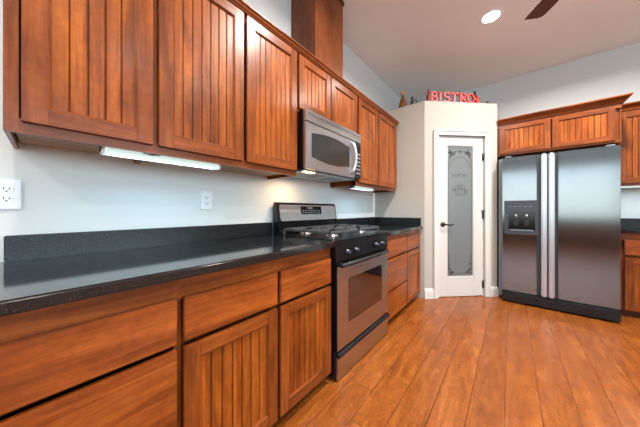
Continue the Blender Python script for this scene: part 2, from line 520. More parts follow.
b.build('door_leaf', dr)
gl = MB().box(g0 + .004, g1 - .004, .014, .02, gz0 + .004, gz1 - .004, 'frosted').build('frosted_glass_pane', dr, 'frosted grey glass with etched vines and writing')
e = MB()
gw = g1 - g0; gc = (g0 + g1) / 2
F0, F1 = .0125, .0142
def leafy(cx, cz, sc, n, sd):
    rr = random.Random(sd)
    for i in range(n):
        a = rr.uniform(0, 6.28); q = rr.uniform(0, 1) ** .6
        e.lathe([(0, 0), (.0055 * sc, .0002), (.0055 * sc, .0012), (0, .0014)], 'etched', 8,
                mat=Matrix.Translation((cx + .024 * sc * q * math.cos(a), F1, cz + .02 * sc * q * math.sin(a))) @ Matrix.Rotation(R(90), 4, 'X'), smooth=False)
e.stroke([(g0 + .03, gz1 - .04), (g1 - .03, gz1 - .04)], .004, F0, F1, 'etched_soft')
for sx in (-1, 1):
    e.stroke([(gc + sx * (gw / 2 - .026), gz0 + .03), (gc + sx * (gw / 2 - .026), gz1 - .18)], .004, F0, F1, 'etched_soft')
    leafy(gc + sx * .11, gz1 - .095, 1.75, 22, 3 + sx)
    leafy(gc + sx * .135, gz1 - .15, .85, 9, 9 + sx)
    leafy(gc + sx * .06, gz1 - .085, .8, 7, 19 + sx)
    leafy(gc + sx * .14, gz0 + .16, .8, 8, 30 + sx)
    leafy(gc + sx * .135, gz0 + .10, 1.0, 11, 40 + sx)
    leafy(gc + sx * .115, gz0 + .055, 1.3, 14, 50 + sx)
    e.stroke([(gc + sx * .15, gz0 + .30), (gc + sx * .146, gz0 + .22), (gc + sx * .155, gz0 + .15), (gc + sx * .14, gz0 + .09), (gc + sx * .09, gz0 + .05)], .006, F0, F1, 'etched')
    e.stroke([(gc + sx * .14, gz1 - .19), (gc + sx * .13, gz1 - .13), (gc + sx * .09, gz1 - .085), (gc + sx * .03, gz1 - .08)], .005, F0, F1, 'etched')
leafy(gc, gz1 - .08, 1.1, 14, 70)
e.stroke(arc(gc, gz1 - .32, .148, .17, 170, 10, 26), .006, F0, F1, 'etched_soft')
e.stroke([(gc - .12, gz0 + .05), (gc, gz0 + .04), (gc + .12, gz0 + .05)], .004, F0, F1, 'etched_soft')
for i, ch in enumerate('PANTRY'):
    for st in GLYPH[ch]:
        e.stroke([(gc - .105 + i * .037 + p[0] * .026, gz1 - .40 - .02 * abs(i - 2.5) / 2.5 + p[1] * .045) for p in st], .005, F0, F1, 'etched_soft')
# basket of fruit
e.stroke(arc(gc, 1.37, .075, .075, 180, 360, 16) + [(gc - .075, 1.37)], .005, F0, F1, 'etched_soft')
for k in range(5): e.stroke([(gc - .06 + .03 * k, 1.37), (gc - .035 + .0175 * k, 1.305)], .003, F0, F1, 'etched_soft')
for i, (fx, fz, fr) in enumerate(((-.045, 1.395, .024), (0, 1.41, .03), (.045, 1.398, .026), (.085, 1.35, .022), (.075, 1.315, .018), (-.085, 1.375, .017))):
    e.stroke(arc(gc + fx, fz, fr, fr, 0, 342, 16), .005, F0, F1, 'etched_soft', closed=True)
    if i in (1, 3): leafy(gc + fx, fz, .7, 6, 80 + i)
e.build('etched_design', gl, 'dark etched vine corners, arch, fruit basket and lettering')
h = MB()
h.lathe([(0, 0), (.03, 0), (.032, .006), (.026, .012), (0.012, .014), (.012, .045), (0, .046)], 'bronze', 20, mat=Matrix.Translation((.058, 0, .925)) @ Matrix.Rotation(R(90), 4, 'X'))
h.tube([(.058, -.042, .925), (.09, -.046, .922), (.125, -.047, .914), (.155, -.044, .919), (.178, -.04, .929)], [.011, .01, .009, .009, .006], 'bronze', 10)
h.build('door_handle', dr, 'dark bronze lever handle on round rose')
for i, z in enumerate((1.79, 1.04, .145)):
    h = MB()
    h.tube([(dw + .004, -.008, z - .045), (dw + .004, -.008, z + .045)], .0075, 'bronze', 10)
    h.box(dw - .008, dw + .012, -.004, .0, z - .043, z + .043, 'bronze')
    h.lathe([(0, 0), (.008, 0), (.005, .008), (0, .01)], 'bronze', 10, loc=(dw + .004, -.008, z + .045))
    if i == 1: h.tube([(dw - .03, -.016, z + .056), (dw + .05, -.016, z + .056)], .006, 'bronze', 8)
    h.build('hinge', dr)

# ------------------------------------------------------------------ cabinets
def door(parent, x0, x1, z0, z1, yf, th=.02, st=.056, handle=None, panel_w=.0437):
    """shaker door with recessed grooved panel; yf = front face (negative y)"""
    d = MB(); yb = yf + th
    d.box(x0, x0 + st, yf, yb, z0, z1, 'wood_v', .002)
    d.box(x1 - st, x1, yf, yb, z0, z1, 'wood_v', .002)
    d.box(x0 + st - .0005, x1 - st + .0005, yf + .0003, yb, z0, z0 + st, 'wood_h', .0015)
    d.box(x0 + st - .0005, x1 - st + .0005, yf + .0003, yb, z1 - st, z1, 'wood_h', .0015)
    # moulded inner edge
    i0, i1, j0, j1 = x0 + st, x1 - st, z0 + st, z1 - st; q = .007
    d.prism([(i0, yf + .003), (i0 + q, yf + .009), (i0 + q, yb - .002), (i0, yb - .002)], j0, j1, 'xy', 'wood_v')
    d.prism([(i1, yf + .003), (i1 - q, yf + .009), (i1 - q, yb - .002), (i1, yb - .002)], j0, j1, 'xy', 'wood_v')
    d.prism([(yf + .003, j0), (yf + .009, j0 + q), (yb - .002, j0 + q), (yb - .002, j0)], i0, i1, 'yz', 'wood_h')
    d.prism([(yf + .003, j1), (yf + .009, j1 - q), (yb - .002, j1 - q), (yb - .002, j1)], i0, i1, 'yz', 'wood_h')
    o = d.build('door', parent)
    p = MB()
    w = i1 - i0; n = max(3, round(w / panel_w)); pw = w / n
    p.box(i0, i1, yb - .004, yb - .001, j0, j1, 'groove')
    for k in range(n):
        a, c = i0 + k * pw + .0016, i0 + (k + 1) * pw - .0016
        g = .003; y_ = yf + .0115; yy = yb - .003
        p.prism([(a, yy), (a, y_ + g), (a + g, y_), (c - g, y_), (c, y_ + g), (c, yy)], j0 + .001, j1 - .001, 'xy', 'wood_panel')
    p.build('door_panel', o)
    return o
def drawer(parent, x0, x1, z0, z1, yf, th=.02):
    return MB().box(x0, x1, yf, yf + th, z0, z1, 'wood_drawer', .003).build('drawer', parent)

def cab_body(parent, w, z0, z1, depth, rails, stiles, bottom_drop=0.0, toe=0.0, pale=False, keep=()):
    """carcass with face frame. rails: (z0,z1) list, stiles: (x0,x1) list; front of frame at y=-depth"""
    b = MB(); ff = .019
    yb = -depth + ff
    b.box(0, .012, -depth + .012, -.002, z0, z1, 'wood_v', 0.001).box(w - .012, w, -depth + .012, -.002, z0, z1, 'wood_v', 0.001)
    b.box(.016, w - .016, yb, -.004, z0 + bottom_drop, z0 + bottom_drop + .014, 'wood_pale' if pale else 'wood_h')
    b.box(.016, w - .016, yb, -.004, z1 - .016, z1, 'wood_h')
    b.box(.016, w - .016, -.012, -.004, z0 + bottom_drop + .014, z1 - .016, 'wood_dark')
    zr = [q for q in rails if q[0] == z0 or q[1] >= z1 - .002]
    for i, (a, c) in enumerate(stiles):
        if i in keep: b.box(a, c, -depth, yb, z0, z1, 'wood_v', .001)
        else:
            b.box(a, c, -depth + .03, yb + .03, z0, z1, 'wood_v', .001)
            for q in zr: b.box(a, c, -depth, -depth + .03, q[0], min(q[1], z1), 'wood_h')
    for a, c in rails:
        rec = 0 if (a, c) in zr else .03
        xs = sorted(stiles)
        for (s0, s1), (t0, t1) in zip(xs, xs[1:]):
            b.box(s1, t0, -depth + .0003 + rec, yb + rec, a, min(c, z1), 'wood_h')
    o = b.build('cabinet_body', parent)
    if toe:
        MB().box(0.001, w - .001, -depth + .075, -depth + .09, 0, toe, 'wood_dark').box(.001, .016, -depth + .09, -.01, 0, toe, 'wood_dark').box(w - .016, w - .001, -depth + .09, -.01, 0, toe, 'wood_dark').build('toe_kick', parent)
    return o

BF = .62            # base frame depth, fronts stand .02 proud
DZ3 = (.648, .806); DZ2 = (.352, .628); DZ1 = (.075, .333)
BR = [(.06, .085), (.806 - .01, .876)]
# left run, unit with three wide drawers
c = thing('base_cabinet', 'brown wood base cabinet of wide flat drawers nearest the camera, at the left edge', 'cabinet', (0, -.145, 0), LEFT)
w = .442
cab_body(c, w, .07, .877, BF, BR + [(.62, .655), (.325, .36)], [(0, .025), (w - .012, w)], toe=.07)
for z in (DZ3, DZ2, DZ1): drawer(c, .014, w - .011, *z, -BF - .02)
# two door unit
c = thing('base_cabinet', 'brown wood base cabinet with two drawers over two grooved doors, left of the range', 'cabinet', (0, .297, 0), LEFT)
w = .882
cab_body(c, w, .07, .877, BF, BR + [(.615, .66)], [(0, .03), (.42, .47), (w - .03, w)], toe=.07)
drawer(c, .011, .433, *DZ3, -BF - .02); drawer(c, .452, .868, *DZ3, -BF - .02)
door(c, .011, .433, .072, .627, -BF - .02); door(c, .452, .868, .072, .627, -BF - .02)
# right of the range
c = thing('base_cabinet', 'brown wood base cabinet with three stacked drawers just right of the range', 'cabinet', (0, 1.985, 0), LEFT)
w = .565
cab_body(c, w, .07, .877, BF, BR + [(.62, .655), (.325, .36)], [(0, .03), (w - .02, w)], toe=.07)
for a, z in ((.66, .826), (.345, .642), (.072, .33)): drawer(c, .015, w - .008, a, z, -BF - .02)
c = thing('base_cabinet', 'narrow brown wood base cabinet with one drawer over one door beside the white pantry wall', 'cabinet', (0, 2.55, 0), LEFT)
w = .49
cab_body(c, w, .07, .877, BF, BR + [(.62, .655)], [(0, .02), (w - .03, w)], toe=.07)
drawer(c, .008, w - .02, .66, .826, -BF - .02)
door(c, .008, w - .02, .072, .642, -BF - .02)

# worktops with upstands
def worktop(label, loc, rz, l, d, y_up0=0.0, end=False, dx=0.0):
    c = thing('countertop', label, 'countertop', loc, rz)
    MB().box(0, l, -d, -.002, .0, .036, 'granite', .007, 3).build('worktop_slab', c)
    b = MB().box(y_up0, l, -.022, -.002, .036, .137, 'granite_up', .003)
    if end: b.box(l - .021, l - .001, -d + .02, -.022, .036, .137, 'granite_up', .003)
    b.build('backsplash', c)
    return c
worktop('long polished black granite countertop with low backsplash, left of the range', (0, -.16, .877), LEFT, 1.343, .665, y_up0=.046)
worktop('short black granite countertop between the range and the pantry wall', (0, 1.983, .877), LEFT, 1.06, .665, end=True)

# upper cabinets
UF = .33; UZ0, UZ1 = 1.362, 2.255
def upper(label, y, w, z0, doors, dz0, pale=True, drop=.024, keep=()):
    c = thing('wall_cabinet', label, 'cabinet', (0, y, 0), LEFT)
    st = [(0, .03), (w - .03, w)]
    if len(doors) > 1: st.insert(1, ((doors[0][1] + doors[1][0]) / 2 - .02, (doors[0][1] + doors[1][0]) / 2 + .02))
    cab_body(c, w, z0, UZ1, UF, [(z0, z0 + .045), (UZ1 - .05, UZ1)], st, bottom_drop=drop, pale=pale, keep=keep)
    for a, d in doors: door(c, a, d, dz0, 2.25, -UF - .02)
    return c
upper('brown wood wall cabinet with one grooved door, nearest the camera at upper left', -.092, .389, UZ0, [(.035, .38)], 1.396, keep=(0,))
upper('brown wood wall cabinet with two tall grooved doors above the long counter light', .297, .858, UZ0, [(.012, .424), (.444, .848)], 1.396)
upper('short brown wood wall cabinet with two small doors right above the microwave', 1.155, .83, 1.838, [(.012, .383), (.395, .818)], 1.858, drop=.004)
upper('brown wood wall cabinet with two narrow doors between microwave and white pantry wall', 1.985, 1.018, UZ0, [(.022, .456), (.474, 1.0)], 1.396)
b = MB()
prof = [(-.002, 2.255), (-.352, 2.255), (-.356, 2.262), (-.361, 2.266), (-.365, 2.276), (-.374, 2.284), (-.374, 2.292), (-.002, 2.292)]
b.prism(prof, -.105, 3.012, 'yz', 'wood_h')
o = tag(b.build('crown_moulding'), 'long stepped brown wood moulding along the tops of the wall cabinets on the left', 'moulding')
o.rotation_euler = (0, 0, LEFT)

# wood duct cover rising from the cabinets to the ceiling
c = thing('duct_cover', 'tall brown wood boxed duct cover rising from the wall cabinets to the ceiling', 'duct cover', (0, 1.407, 2.292), LEFT)
hc = CEIL - 2.292
MB().box(0, .404, -.29, -.002, 0, hc - .002, 'wood_chase', .002).build('boxed_panel', c)
MB().box(-.0, .414, -.30, -.29, hc - .035, hc - .002, 'wood_dark').box(.404, .414, -.29, -.002, hc - .035, hc - .002, 'wood_dark').build('top_trim', c)

# ------------------------------------------------------------------ range
rg = thing('gas_range', 'stainless steel gas range with black cooktop set between the black counters', 'stove', (0, 1.186, -.012), LEFT)
rw, rf = .798, .636
b = MB()
b.box(0, rw, -rf, -.02, .03, .9, 'black', .003)
b.box(.03, rw - .03, -rf + .05, -.06, .012, .03, 'black_matte')
b.build('range_body', rg)
b = MB()
b.box(0, rw, -rf - .022, -.075, .9, .928, 'black', .006)
b.box(.03, rw - .03, -rf + .03, -.1, .926, .93, 'black', .001)
b.build('cooktop', rg)
BUR = [(.20, -.20), (.20, -.48), (.61, -.20), (.61, -.48)]
for x, y in BUR:
    k = MB()
    k.lathe([(0, 0), (.05, 0), (.05, .006), (.038, .008), (.038, .014), (0, .014)], 'burner', 20, loc=(x, y, .928))
    k.lathe([(0, 0), (.032, 0), (.034, .003), (.032, .008), (0, .009)], 'iron', 20, loc=(x, y, .942))
    k.build('burner', rg)
for gx0, gx1 in ((.03, .395), (.413, rw - .03)):
    g = MB(); t0, t1 = .962, .980
    ya, yb = -rf + .045, -.11
    g.box(gx0, gx1, ya, ya + .014, t0, t1, 'iron', .003).box(gx0, gx1, yb - .014, yb, t0, t1, 'iron', .003)
    g.box(gx0, gx0 + .014, ya, yb, t0, t1, 'iron', .003).box(gx1 - .014, gx1, ya, yb, t0, t1, 'iron', .003)
    ym = (ya + yb) / 2
    g.box(gx0, gx1, ym - .007, ym + .007, t0, t1, 'iron', .003)
    gx = (gx0 + gx1) / 2
    for yc in ((ya + ym) / 2, (ym + yb) / 2):
        for dx, dy in ((1, 0), (-1, 0), (0, 1), (0, -1)):
            L0, L1 = .035, (abs(gx1 - gx0) / 2 if dx else (yb - ya) / 4)
            if dx: g.box(gx + dx * L0, gx + dx * L1, yc - .006, yc + .006, t0 + .002, t1 + .006, 'iron', .003)
            else: g.box(gx - .006, gx + .006, yc + dy * L0, yc + dy * L1, t0 + .002, t1 + .006, 'iron', .003)
    for x in (gx0 + .007, gx1 - .007):
        for y in (ya + .007, ym, yb - .007):
            g.box(x - .008, x + .008, y - .008, y + .008, .9295, t0, 'iron', .002)
    g.build('grate', rg, 'black cast iron burner grate')
# backguard
b = MB()
b.prism([(-.022, .9), (-.075, .9), (-.078, 1.02), (-.095, 1.03), (-.072, 1.178), (-.062, 1.19), (-.03, 1.192), (-.022, 1.18)], 0, rw, 'yz', 'black', .006)
b.build('backguard', rg)
q = Matrix.Translation((0, -.095, 1.03)) @ Matrix.Rotation(-math.atan2(.023, .148), 4, 'X')
def rrect(x0, x1, z0, z1, r, n=5):
    return arc(x1 - r, z1 - r, r, r, 0, 90, n) + arc(x0 + r, z1 - r, r, r, 90, 180, n) + arc(x0 + r, z0 + r, r, r, 180, 270, n) + arc(x1 - r, z0 + r, r, r, 270, 360, n)
bk = MB().prism(rrect(.02, rw - .02, .005, .142, .022), -.004, .004, 'xz', 'steel', .001, mat=q).build('backguard_panel', rg, 'stainless steel control panel')
b = MB().prism(rrect(.262, .545, .058, .132, .006), -.0065, -.003, 'xz', 'display', 0, mat=q)
for r in range(2):
    for k in range(7): b.box(.280 + k * .036, .298 + k * .036, -.0075, -.006, .07 + r * .018, .077 + r * .018, 'label_grey', mat=q)
b.box(.345, .415, -.0075, -.006, .108, .124, 'label_grey', mat=q)
b.build('clock_display', bk, 'black clock display with buttons')
# front control panel + knobs
fr = -rf - .022
b = MB().prism([(-rf, .79), (fr - .004, .79), (fr, .9), (-rf, .9)], 0, rw, 'yz', 'black', .002).build('control_panel', rg)
for x in (.135, .245, .565, .675):
    k = MB().lathe([(0, 0), (.026, 0), (.026, .006), (.021, .01), (.0195, .032), (.017, .036), (0, .036)], 'knob', 20, mat=Matrix.Translation((x, fr - .002, .836)) @ Matrix.Rotation(R(92), 4, 'X'))
    k.box(x - .005, x + .005, fr - .046, fr - .03, .818, .855, 'knob', .003)
    k.build('knob', b)
# oven door
fd = -rf - .03
od = MB()
wx0, wx1, wz0, wz1 = .145, .66, .36, .655
od.box(.006, rw - .006, fd + .003, -rf, .205, .785, 'black', .003)
od.box(.012, wx0, fd, fd + .012, .208, .755, 'steel', .002).box(wx1, rw - .012, fd, fd + .012, .208, .755, 'steel', .002)
od.box(wx0, wx1, fd, fd + .012, .208, wz0, 'steel').box(wx0, wx1, fd, fd + .012, wz1, .755, 'steel')
odo = od.build('oven_door', rg, 'stainless steel oven door')
MB().prism(rrect(wx0 - .004, wx1 + .004, wz0 - .004, wz1 + .004, .015), fd - .0015, fd + .004, 'xz', 'dark_glass').build('oven_window', odo, 'dark glass oven window')
b = MB()
b.tube([(.03, fd - .022, .764), (.25, fd - .03, .764), (.56, fd - .03, .764), (rw - .05, fd - .022, .764)], .014, 'black_matte', 12, flat=.8)
for x in (.045, rw - .045): b.box(x - .012, x + .012, fd - .026, fd + .004, .752, .776, 'black_matte', .004)
b.build('oven_handle', odo, 'black bar handle')
b = MB().box(.006, rw - .006, fd + .01, -rf, .02, .2, 'black_matte', .003)
b.box(.01, rw - .01, fd - .002, fd + .012, .022, .172, 'steel', .003)
dro = b.build('warming_drawer', rg, 'stainless steel lower drawer')
MB().prism([(fd + .01, .168), (fd - .016, .17), (fd - .02, .18), (fd - .014, .192), (fd + .01, .2)], .008, rw - .008, 'yz', 'black', .003).build('drawer_pull', dro, 'black rounded pull lip')

# ------------------------------------------------------------------ microwave
mw = thing('microwave_oven', 'stainless steel over-the-range microwave mounted below the short wall cabinet', 'microwave', (0, 1.168, 1.412), LEFT)
ww, wh, wf = .765, .424, -.385
MB().box(.0, ww, wf, -.004, .0, wh, 'black', .003).build('microwave_body', mw)
b = MB()
b.box(0, ww, wf - .03, wf, wh - .085, wh, 'steel', .003)
for k in range(3): b.box(.02, ww - .02, wf - .0308, wf - .028, wh - .022 - k * .008, wh - .0205 - k * .008, 'black_matte')
b.build('vent_grille', mw, 'stainless steel top vent strip')
dx = .655
d = MB()
d.box(0, dx, wf - .03, wf, 0, wh - .089, 'steel', .004)
do = d.build('door', mw, 'stainless steel door')
zc = .176
po = []
for i in range(13):
    u = i / 12; po.append((.06 + u * .50, zc + .086 + .026 * math.sin(u * math.pi)))
for i in range(13):
    u = 1 - i / 12; po.append((.06 + u * .50, zc - .086 - .026 * math.sin(u * math.pi)))
MB().prism(po, wf - .0325, wf - .02, 'xz', 'mw_glass').build('door_window', do, 'dark curved glass window')
b = MB()
b.tube([(.592, wf - .026, .03), (.604, wf - .05, .06), (.624, wf - .058, .125), (.630, wf - .06, .187), (.624, wf - .058, .24), (.604, wf - .05, .296), (.592, wf - .026, .324)], .0125, 'steel_bright', 12)
b.build('door_handle', do, 'curved bright steel handle')
b = MB().box(dx + .003, ww, wf - .028, wf, 0, wh - .089, 'black', .004)
b.box(dx + .02, ww - .02, wf - .029, wf - .027, wh - .145, wh - .11, 'display')
for r in range(6):
    for k in range(3): b.box(dx + .022 + k * .027, dx + .042 + k * .027, wf - .0292, wf - .027, .04 + r * .036, .058 + r * .036, 'label_grey')
b.build('control_panel', mw, 'black keypad')
b = MB().box(.03, ww - .03, wf + .02, -.03, -.008, 0, 'steel', .002)
b.box(.1, .36, -.30, -.12, -.010, -.007, 'burner').box(.42, .68, -.30, -.12, -.010, -.007, 'burner')
bo = b.build('underside_panel', mw, 'grey underside with grease filters')
MB().box(.06, .16, -.36, -.315, -.013, -.008, 'lamp_amber', .002).build('lamp_lens', bo, 'glowing amber lamp')
area('hood_lamp', (.13, -.2, -.03), (0, 0, 0), .12, .06, 1.6, (1, .66, .34), parent=mw)

# ------------------------------------------------------------------ under-cabinet lights
def strip_light(label, y, l, x, power, w=.07):
    c = thing('strip_light', label, 'light', (0, y, 1.346), LEFT)
    MB().box(0, l, -x - w + .012, -x, .006, .039, 'white_enamel', .003).box(0, .010, -x - w - .002, -x + .002, 0, .039, 'white_enamel', .003).box(l - .010, l, -x - w - .002, -x + .002, 0, .039, 'white_enamel', .003).build('housing', c)
    MB().box(.010, l - .010, -x - w, -x - w + .012, .002, .037, 'lamp_cool', .005).box(.010, l - .010, -x - w + .01, -x - .001, .002, .0065, 'lamp_cool').build('lens', c, 'glowing white diffuser')
    area('strip_lamp', (l / 2, -x - .012, -.0005), (R(-25), 0, 0), l - .05, .018, power, (.40, .78, 1.0), parent=c)
strip_light('long white fluorescent strip light under the wall cabinets over the left counter', .135, .49, .20, 1.6)
strip_light('short lit strip light under the wall cabinet right of the microwave', 2.10, .45, .17, 1.4)

# ------------------------------------------------------------------ outlets
def outlet(label, y, z, w, cols):
    c = thing('wall_outlet', label, 'outlet', (0, y, z), LEFT)
    MB().box(0, w, -.011, -.001, 0, .118, 'outlet', .003).build('cover_plate', c)
    for k in range(cols):
        xc = w / 2 + (k - (cols - 1) / 2) * .046
        b = MB()
        for zc in (.04, .078):
            b.prism(rrect(xc - .0165, xc + .0165, zc - .0145, zc + .0145, .008), -.0135, -.009, 'xz', 'outlet')
            b.box(xc - .008, xc - .0055, -.0145, -.013, zc - .001, zc + .008, 'slot').box(xc + .0055, xc + .008, -.0145, -.013, zc - .001, zc + .007, 'slot')
            b.lathe([(0, 0), (.0028, 0), (.0028, .001), (0, .001)], 'slot', 8, mat=Matrix.Translation((xc, -.0135, zc - .007)) @ Matrix.Rotation(R(90), 4, 'X'))
        b.build('receptacle', c)
    return c
outlet('wide white wall outlet plate at the far left edge below the nearest cabinet', -.19, 1.118, .118, 2)
outlet('white duplex wall outlet above the backsplash beneath the long strip light', .622, 1.118, .073, 1)
outlet('small white wall outlet right of the range near the pantry corner', 2.735, 1.128, .073, 1)

# ------------------------------------------------------------------ refrigerator and cabinets on the back wall
fx0, fx1, fy, fs = 1.432, 2.348, 3.62, 1.834
fg = thing('refrigerator', 'large stainless steel side-by-side refrigerator with black ice dispenser', 'refrigerator', (fx0, YB, 0))
L = lambda y: y - YB
wd = fx1 - fx0; sm = fs - fx0
MB().box(-.035, wd - .005, L(3.70), -.04, .03, 1.758, 'grey_case', .004).build('case', fg, 'grey outer case')
def fdoor(a, c, side):
    b = MB()
    n = 8
    # slightly bowed front
    if side == 'L': h0, h1 = a, c - .085
    else: h0, h1 = a + .08, c
    b.box(h0, h1, L(fy), L(3.695), .128, 1.757, 'steel_fridge', .006, 3)
    # recessed grip channel and column
    if side == 'L': b.box(h1 - .002, c, L(fy) + .03, L(3.695), .128, 1.757, 'grey_panel')
    else: b.box(a, h0 + .002, L(fy) + .03, L(3.695), .128, 1.757, 'grey_panel')
    o = b.build('freezer_door' if side == 'L' else 'fridge_door', fg, 'stainless steel door')
    k = MB()
    hx0, hx1 = (c - .05, c - .004) if side == 'L' else (a + .006, a + .052)
    k.box(hx0, hx1, L(fy) - .028, L(fy) + .012, .13, 1.755, 'steel_bright', .010, 3)
    k.box((hx0 + hx1) / 2 - .008, (hx0 + hx1) / 2 + .008, L(fy) + .01, L(fy) + .034, .13, 1.755, 'grey_panel')
    k.build('handle', o, 'full height steel handle column')
    return o
ld = fdoor(.002, sm - .002, 'L')
fdoor(sm + .002, wd - .002, 'R')
b = MB()
dx0, dx1, dz0, dz1 = .022, .322, .822, 1.228
cx0, cx1, cz0, cz1 = .062, .300, .868, 1.082
yf = L(fy)
b.box(dx0, dx1, yf - .012, yf + .004, cz1, dz1, 'grey_panel', .004).box(dx0, dx1, yf - .012, yf + .004, dz0, cz0, 'grey_panel', .004)
b.box(dx0, cx0, yf - .012, yf + .004, cz0, cz1, 'grey_panel').box(cx1, dx1, yf - .012, yf + .004, cz0, cz1, 'grey_panel')
b.box(cx0, cx1, yf - .003, yf - .001, cz0, cz1, 'display')
b.box(cx0 + .01, cx1 - .01, yf - .018, yf - .002, cz0, cz0 + .014, 'label_grey', .003)
for k in range(5): b.box(dx0 + .04 + k * .046, dx0 + .065 + k * .046, yf - .0128, yf - .011, cz1 + .07, cz1 + .078, 'label_grey')
b.box(dx0 + .1, dx0 + .2, yf - .0128, yf - .011, cz1 + .095, cz1 + .115, 'display')
dp = b.build('ice_dispenser', ld, 'dark grey ice and water dispenser')
for x in (.13, .225):
    b = MB()
    b.lathe([(0, 0), (.014, 0), (.017, .015), (.013, .034), (0, .036)], 'burner', 14, loc=(x, yf - .02, cz1 - .055))
    b.box(x - .022, x + .022, yf - .018, yf - .008, cz0 + .06, cz1 - .05, 'black', .003)
    b.build('dispenser_lever', dp, 'bright spout over black lever')
b = MB().box(-.0, wd - .01, L(3.575), L(3.70), .02, .122, 'grille', .006)
for k in range(5): b.box(.04, wd - .06, L(3.575) - .002, L(3.575) + .002, .034 + k * .016, .040 + k * .016, 'black')
for x in (.05, wd - .06): b.lathe([(0, 0), (.02, 0), (.02, .022), (0, .022)], 'black_matte', 12, loc=(x, L(3.65), 0))
b.build('toe_grille', fg, 'black toe grille')
for x in (.03, wd - .09): MB().box(x, x + .06, L(3.64), L(3.74), 1.758, 1.775, 'grey_case', .004).build('hinge_cover', fg)

c = thing('wall_cabinet', 'wide short brown wood cabinet with two grooved doors above the refrigerator', 'cabinet', (1.384, YB, 0))
w = 1.0; dp_ = YB - 3.76
cab_body(c, w, 1.812, 2.215, dp_, [(1.812, 1.85), (2.165, 2.215)], [(0, .045), (.47, .51), (w - .05, w)], bottom_drop=.004)
door(c, .022, .484, 1.832, 2.185, -dp_ - .02, st=.05); door(c, .498, .955, 1.832, 2.185, -dp_ - .02, st=.05)
def crown(parent, w, d, z, left=True, right=True):
    P = [(0, 0), (.012, 0), (.016, .016), (.03, .034), (.052, .05), (.058, .056), (.058, .068), (0, .068)]
    b = bmesh.new(); R_ = []
    for o_, h_ in P:
        a = -o_ if left else 0; q_ = w + (o_ if right else 0)
        R_.append([b.verts.new(v) for v in ((a, -.005, z + h_), (a, -d - o_, z + h_), (q_, -d - o_, z + h_), (q_, -.005, z + h_))])
    n = len(R_)
    for i in range(n):
        A, B = R_[i], R_[(i + 1) % n]
        for k in range(3): b.faces.new((A[k], A[k + 1], B[k + 1], B[k]))
    b.faces.new([r[0] for r in R_]); b.faces.new([r[3] for r in R_])
    m = MB(); m._take(b, 'wood_h', False)
    return m.build('crown', parent)
crown(c, w, dp_, 2.205, left=False)

c = thing('wall_cabinet', 'brown wood wall cabinet at the right frame edge above the small far counter', 'cabinet', (2.40, YB, 0))
w = .6; dp_ = .38
cab_body(c, w, 1.385, 2.215, dp_, [(1.385, 1.43), (2.17, 2.215)], [(0, .05), (w - .05, w)], bottom_drop=.02, pale=True)
door(c, .036, w - .03, 1.41, 2.19, -dp_ - .02)
crown(c, w, dp_, 2.215, left=False)
c = thing('base_cabinet', 'brown wood base cabinet at the right frame edge beside the refrigerator', 'cabinet', (2.395, YB, 0))
w = .6
cab_body(c, w, .07, .877, BF, BR + [(.62, .655)], [(0, .035), (w - .03, w)], toe=.07)
drawer(c, .03, w - .02, *DZ3, -BF - .02); door(c, .03, w - .02, .075, .627, -BF - .02)
worktop('small black granite countertop at the right edge beyond the refrigerator', (2.375, YB, .877), 0, .64, .655)
c = thing('strip_light', 'white strip light under the wall cabinet at the right frame edge', 'light', (2.43, YB, 1.366))
MB().box(0, .5, -.34, -.28, .012, .038, 'white_enamel', .003).build('housing', c)
MB().box(.01, .49, -.338, -.282, .0, .02, 'lamp_cool', .003).build('lens', c, 'glowing white diffuser')
area('strip_lamp', (.25, -.31, -.006), (0, 0, 0), .46, .05, 1.6, (.84, .97, 1.0), parent=c)

# dark sideboard under the rear window, added unseen to darken the refrigerator's lower reflection
c = thing('added_sideboard', 'long dark wood sideboard unseen behind the camera, put there for the fridge to reflect', 'added_sideboard', (4.5, YR, 0), R(180))
MB().box(0, 3.9, -.5, -.03, .08, .74, 'wood_dark', .004).box(.05, 3.85, -.45, -.06, 0, .08, 'wood_dark').build('body', c)
MB().box(-.01, 3.91, -.52, -.03, .74, .775, 'granite', .004).build('top', c)
for k in range(6): MB().box(.02 + k * .645, .645 + k * .645, -.52, -.5, .1, .72, 'wood_v', .003).build('door', c)

# ------------------------------------------------------------------ things on the pantry top
b = thing('bottle', 'amber brown pear shaped bottle with orange top on the pantry ledge', 'bottle', (.39, 3.10, PT))
MB().lathe([(0, 0), (.05, 0), (.057, .006), (.056, .03), (.046, .08), (.034, .12), (.02, .15), (.013, .165), (.013, .18), (0, .181)], 'amber', 20).build('bottle_body', b)
MB().lathe([(0, 0), (.013, 0), (.022, .012), (.025, .028), (.02, .044), (.01, .052), (0, .053)], 'orange', 16, loc=(0, 0, .177)).build('stopper', b, 'rounded orange stopper')
b = thing('figurine', 'small dark metal pitcher shaped figurine beside the amber bottle on the ledge', 'figurine', (.515, 3.10, PT))
MB().lathe([(0, 0), (.02, 0), (.022, .006), (.014, .016), (.022, .045), (.024, .06), (.014, .08), (.012, .09), (.019, .1), (.017, .116), (.008, .122), (0, .123)], 'dark_metal', 18).build('body', b)
MB().tube([(.018, .012, .078), (.04, .026, .084), (.05, .033, .062), (.044, .029, .038), (.02, .013, .03)], .006, 'dark_metal', 8).build('handle', b)

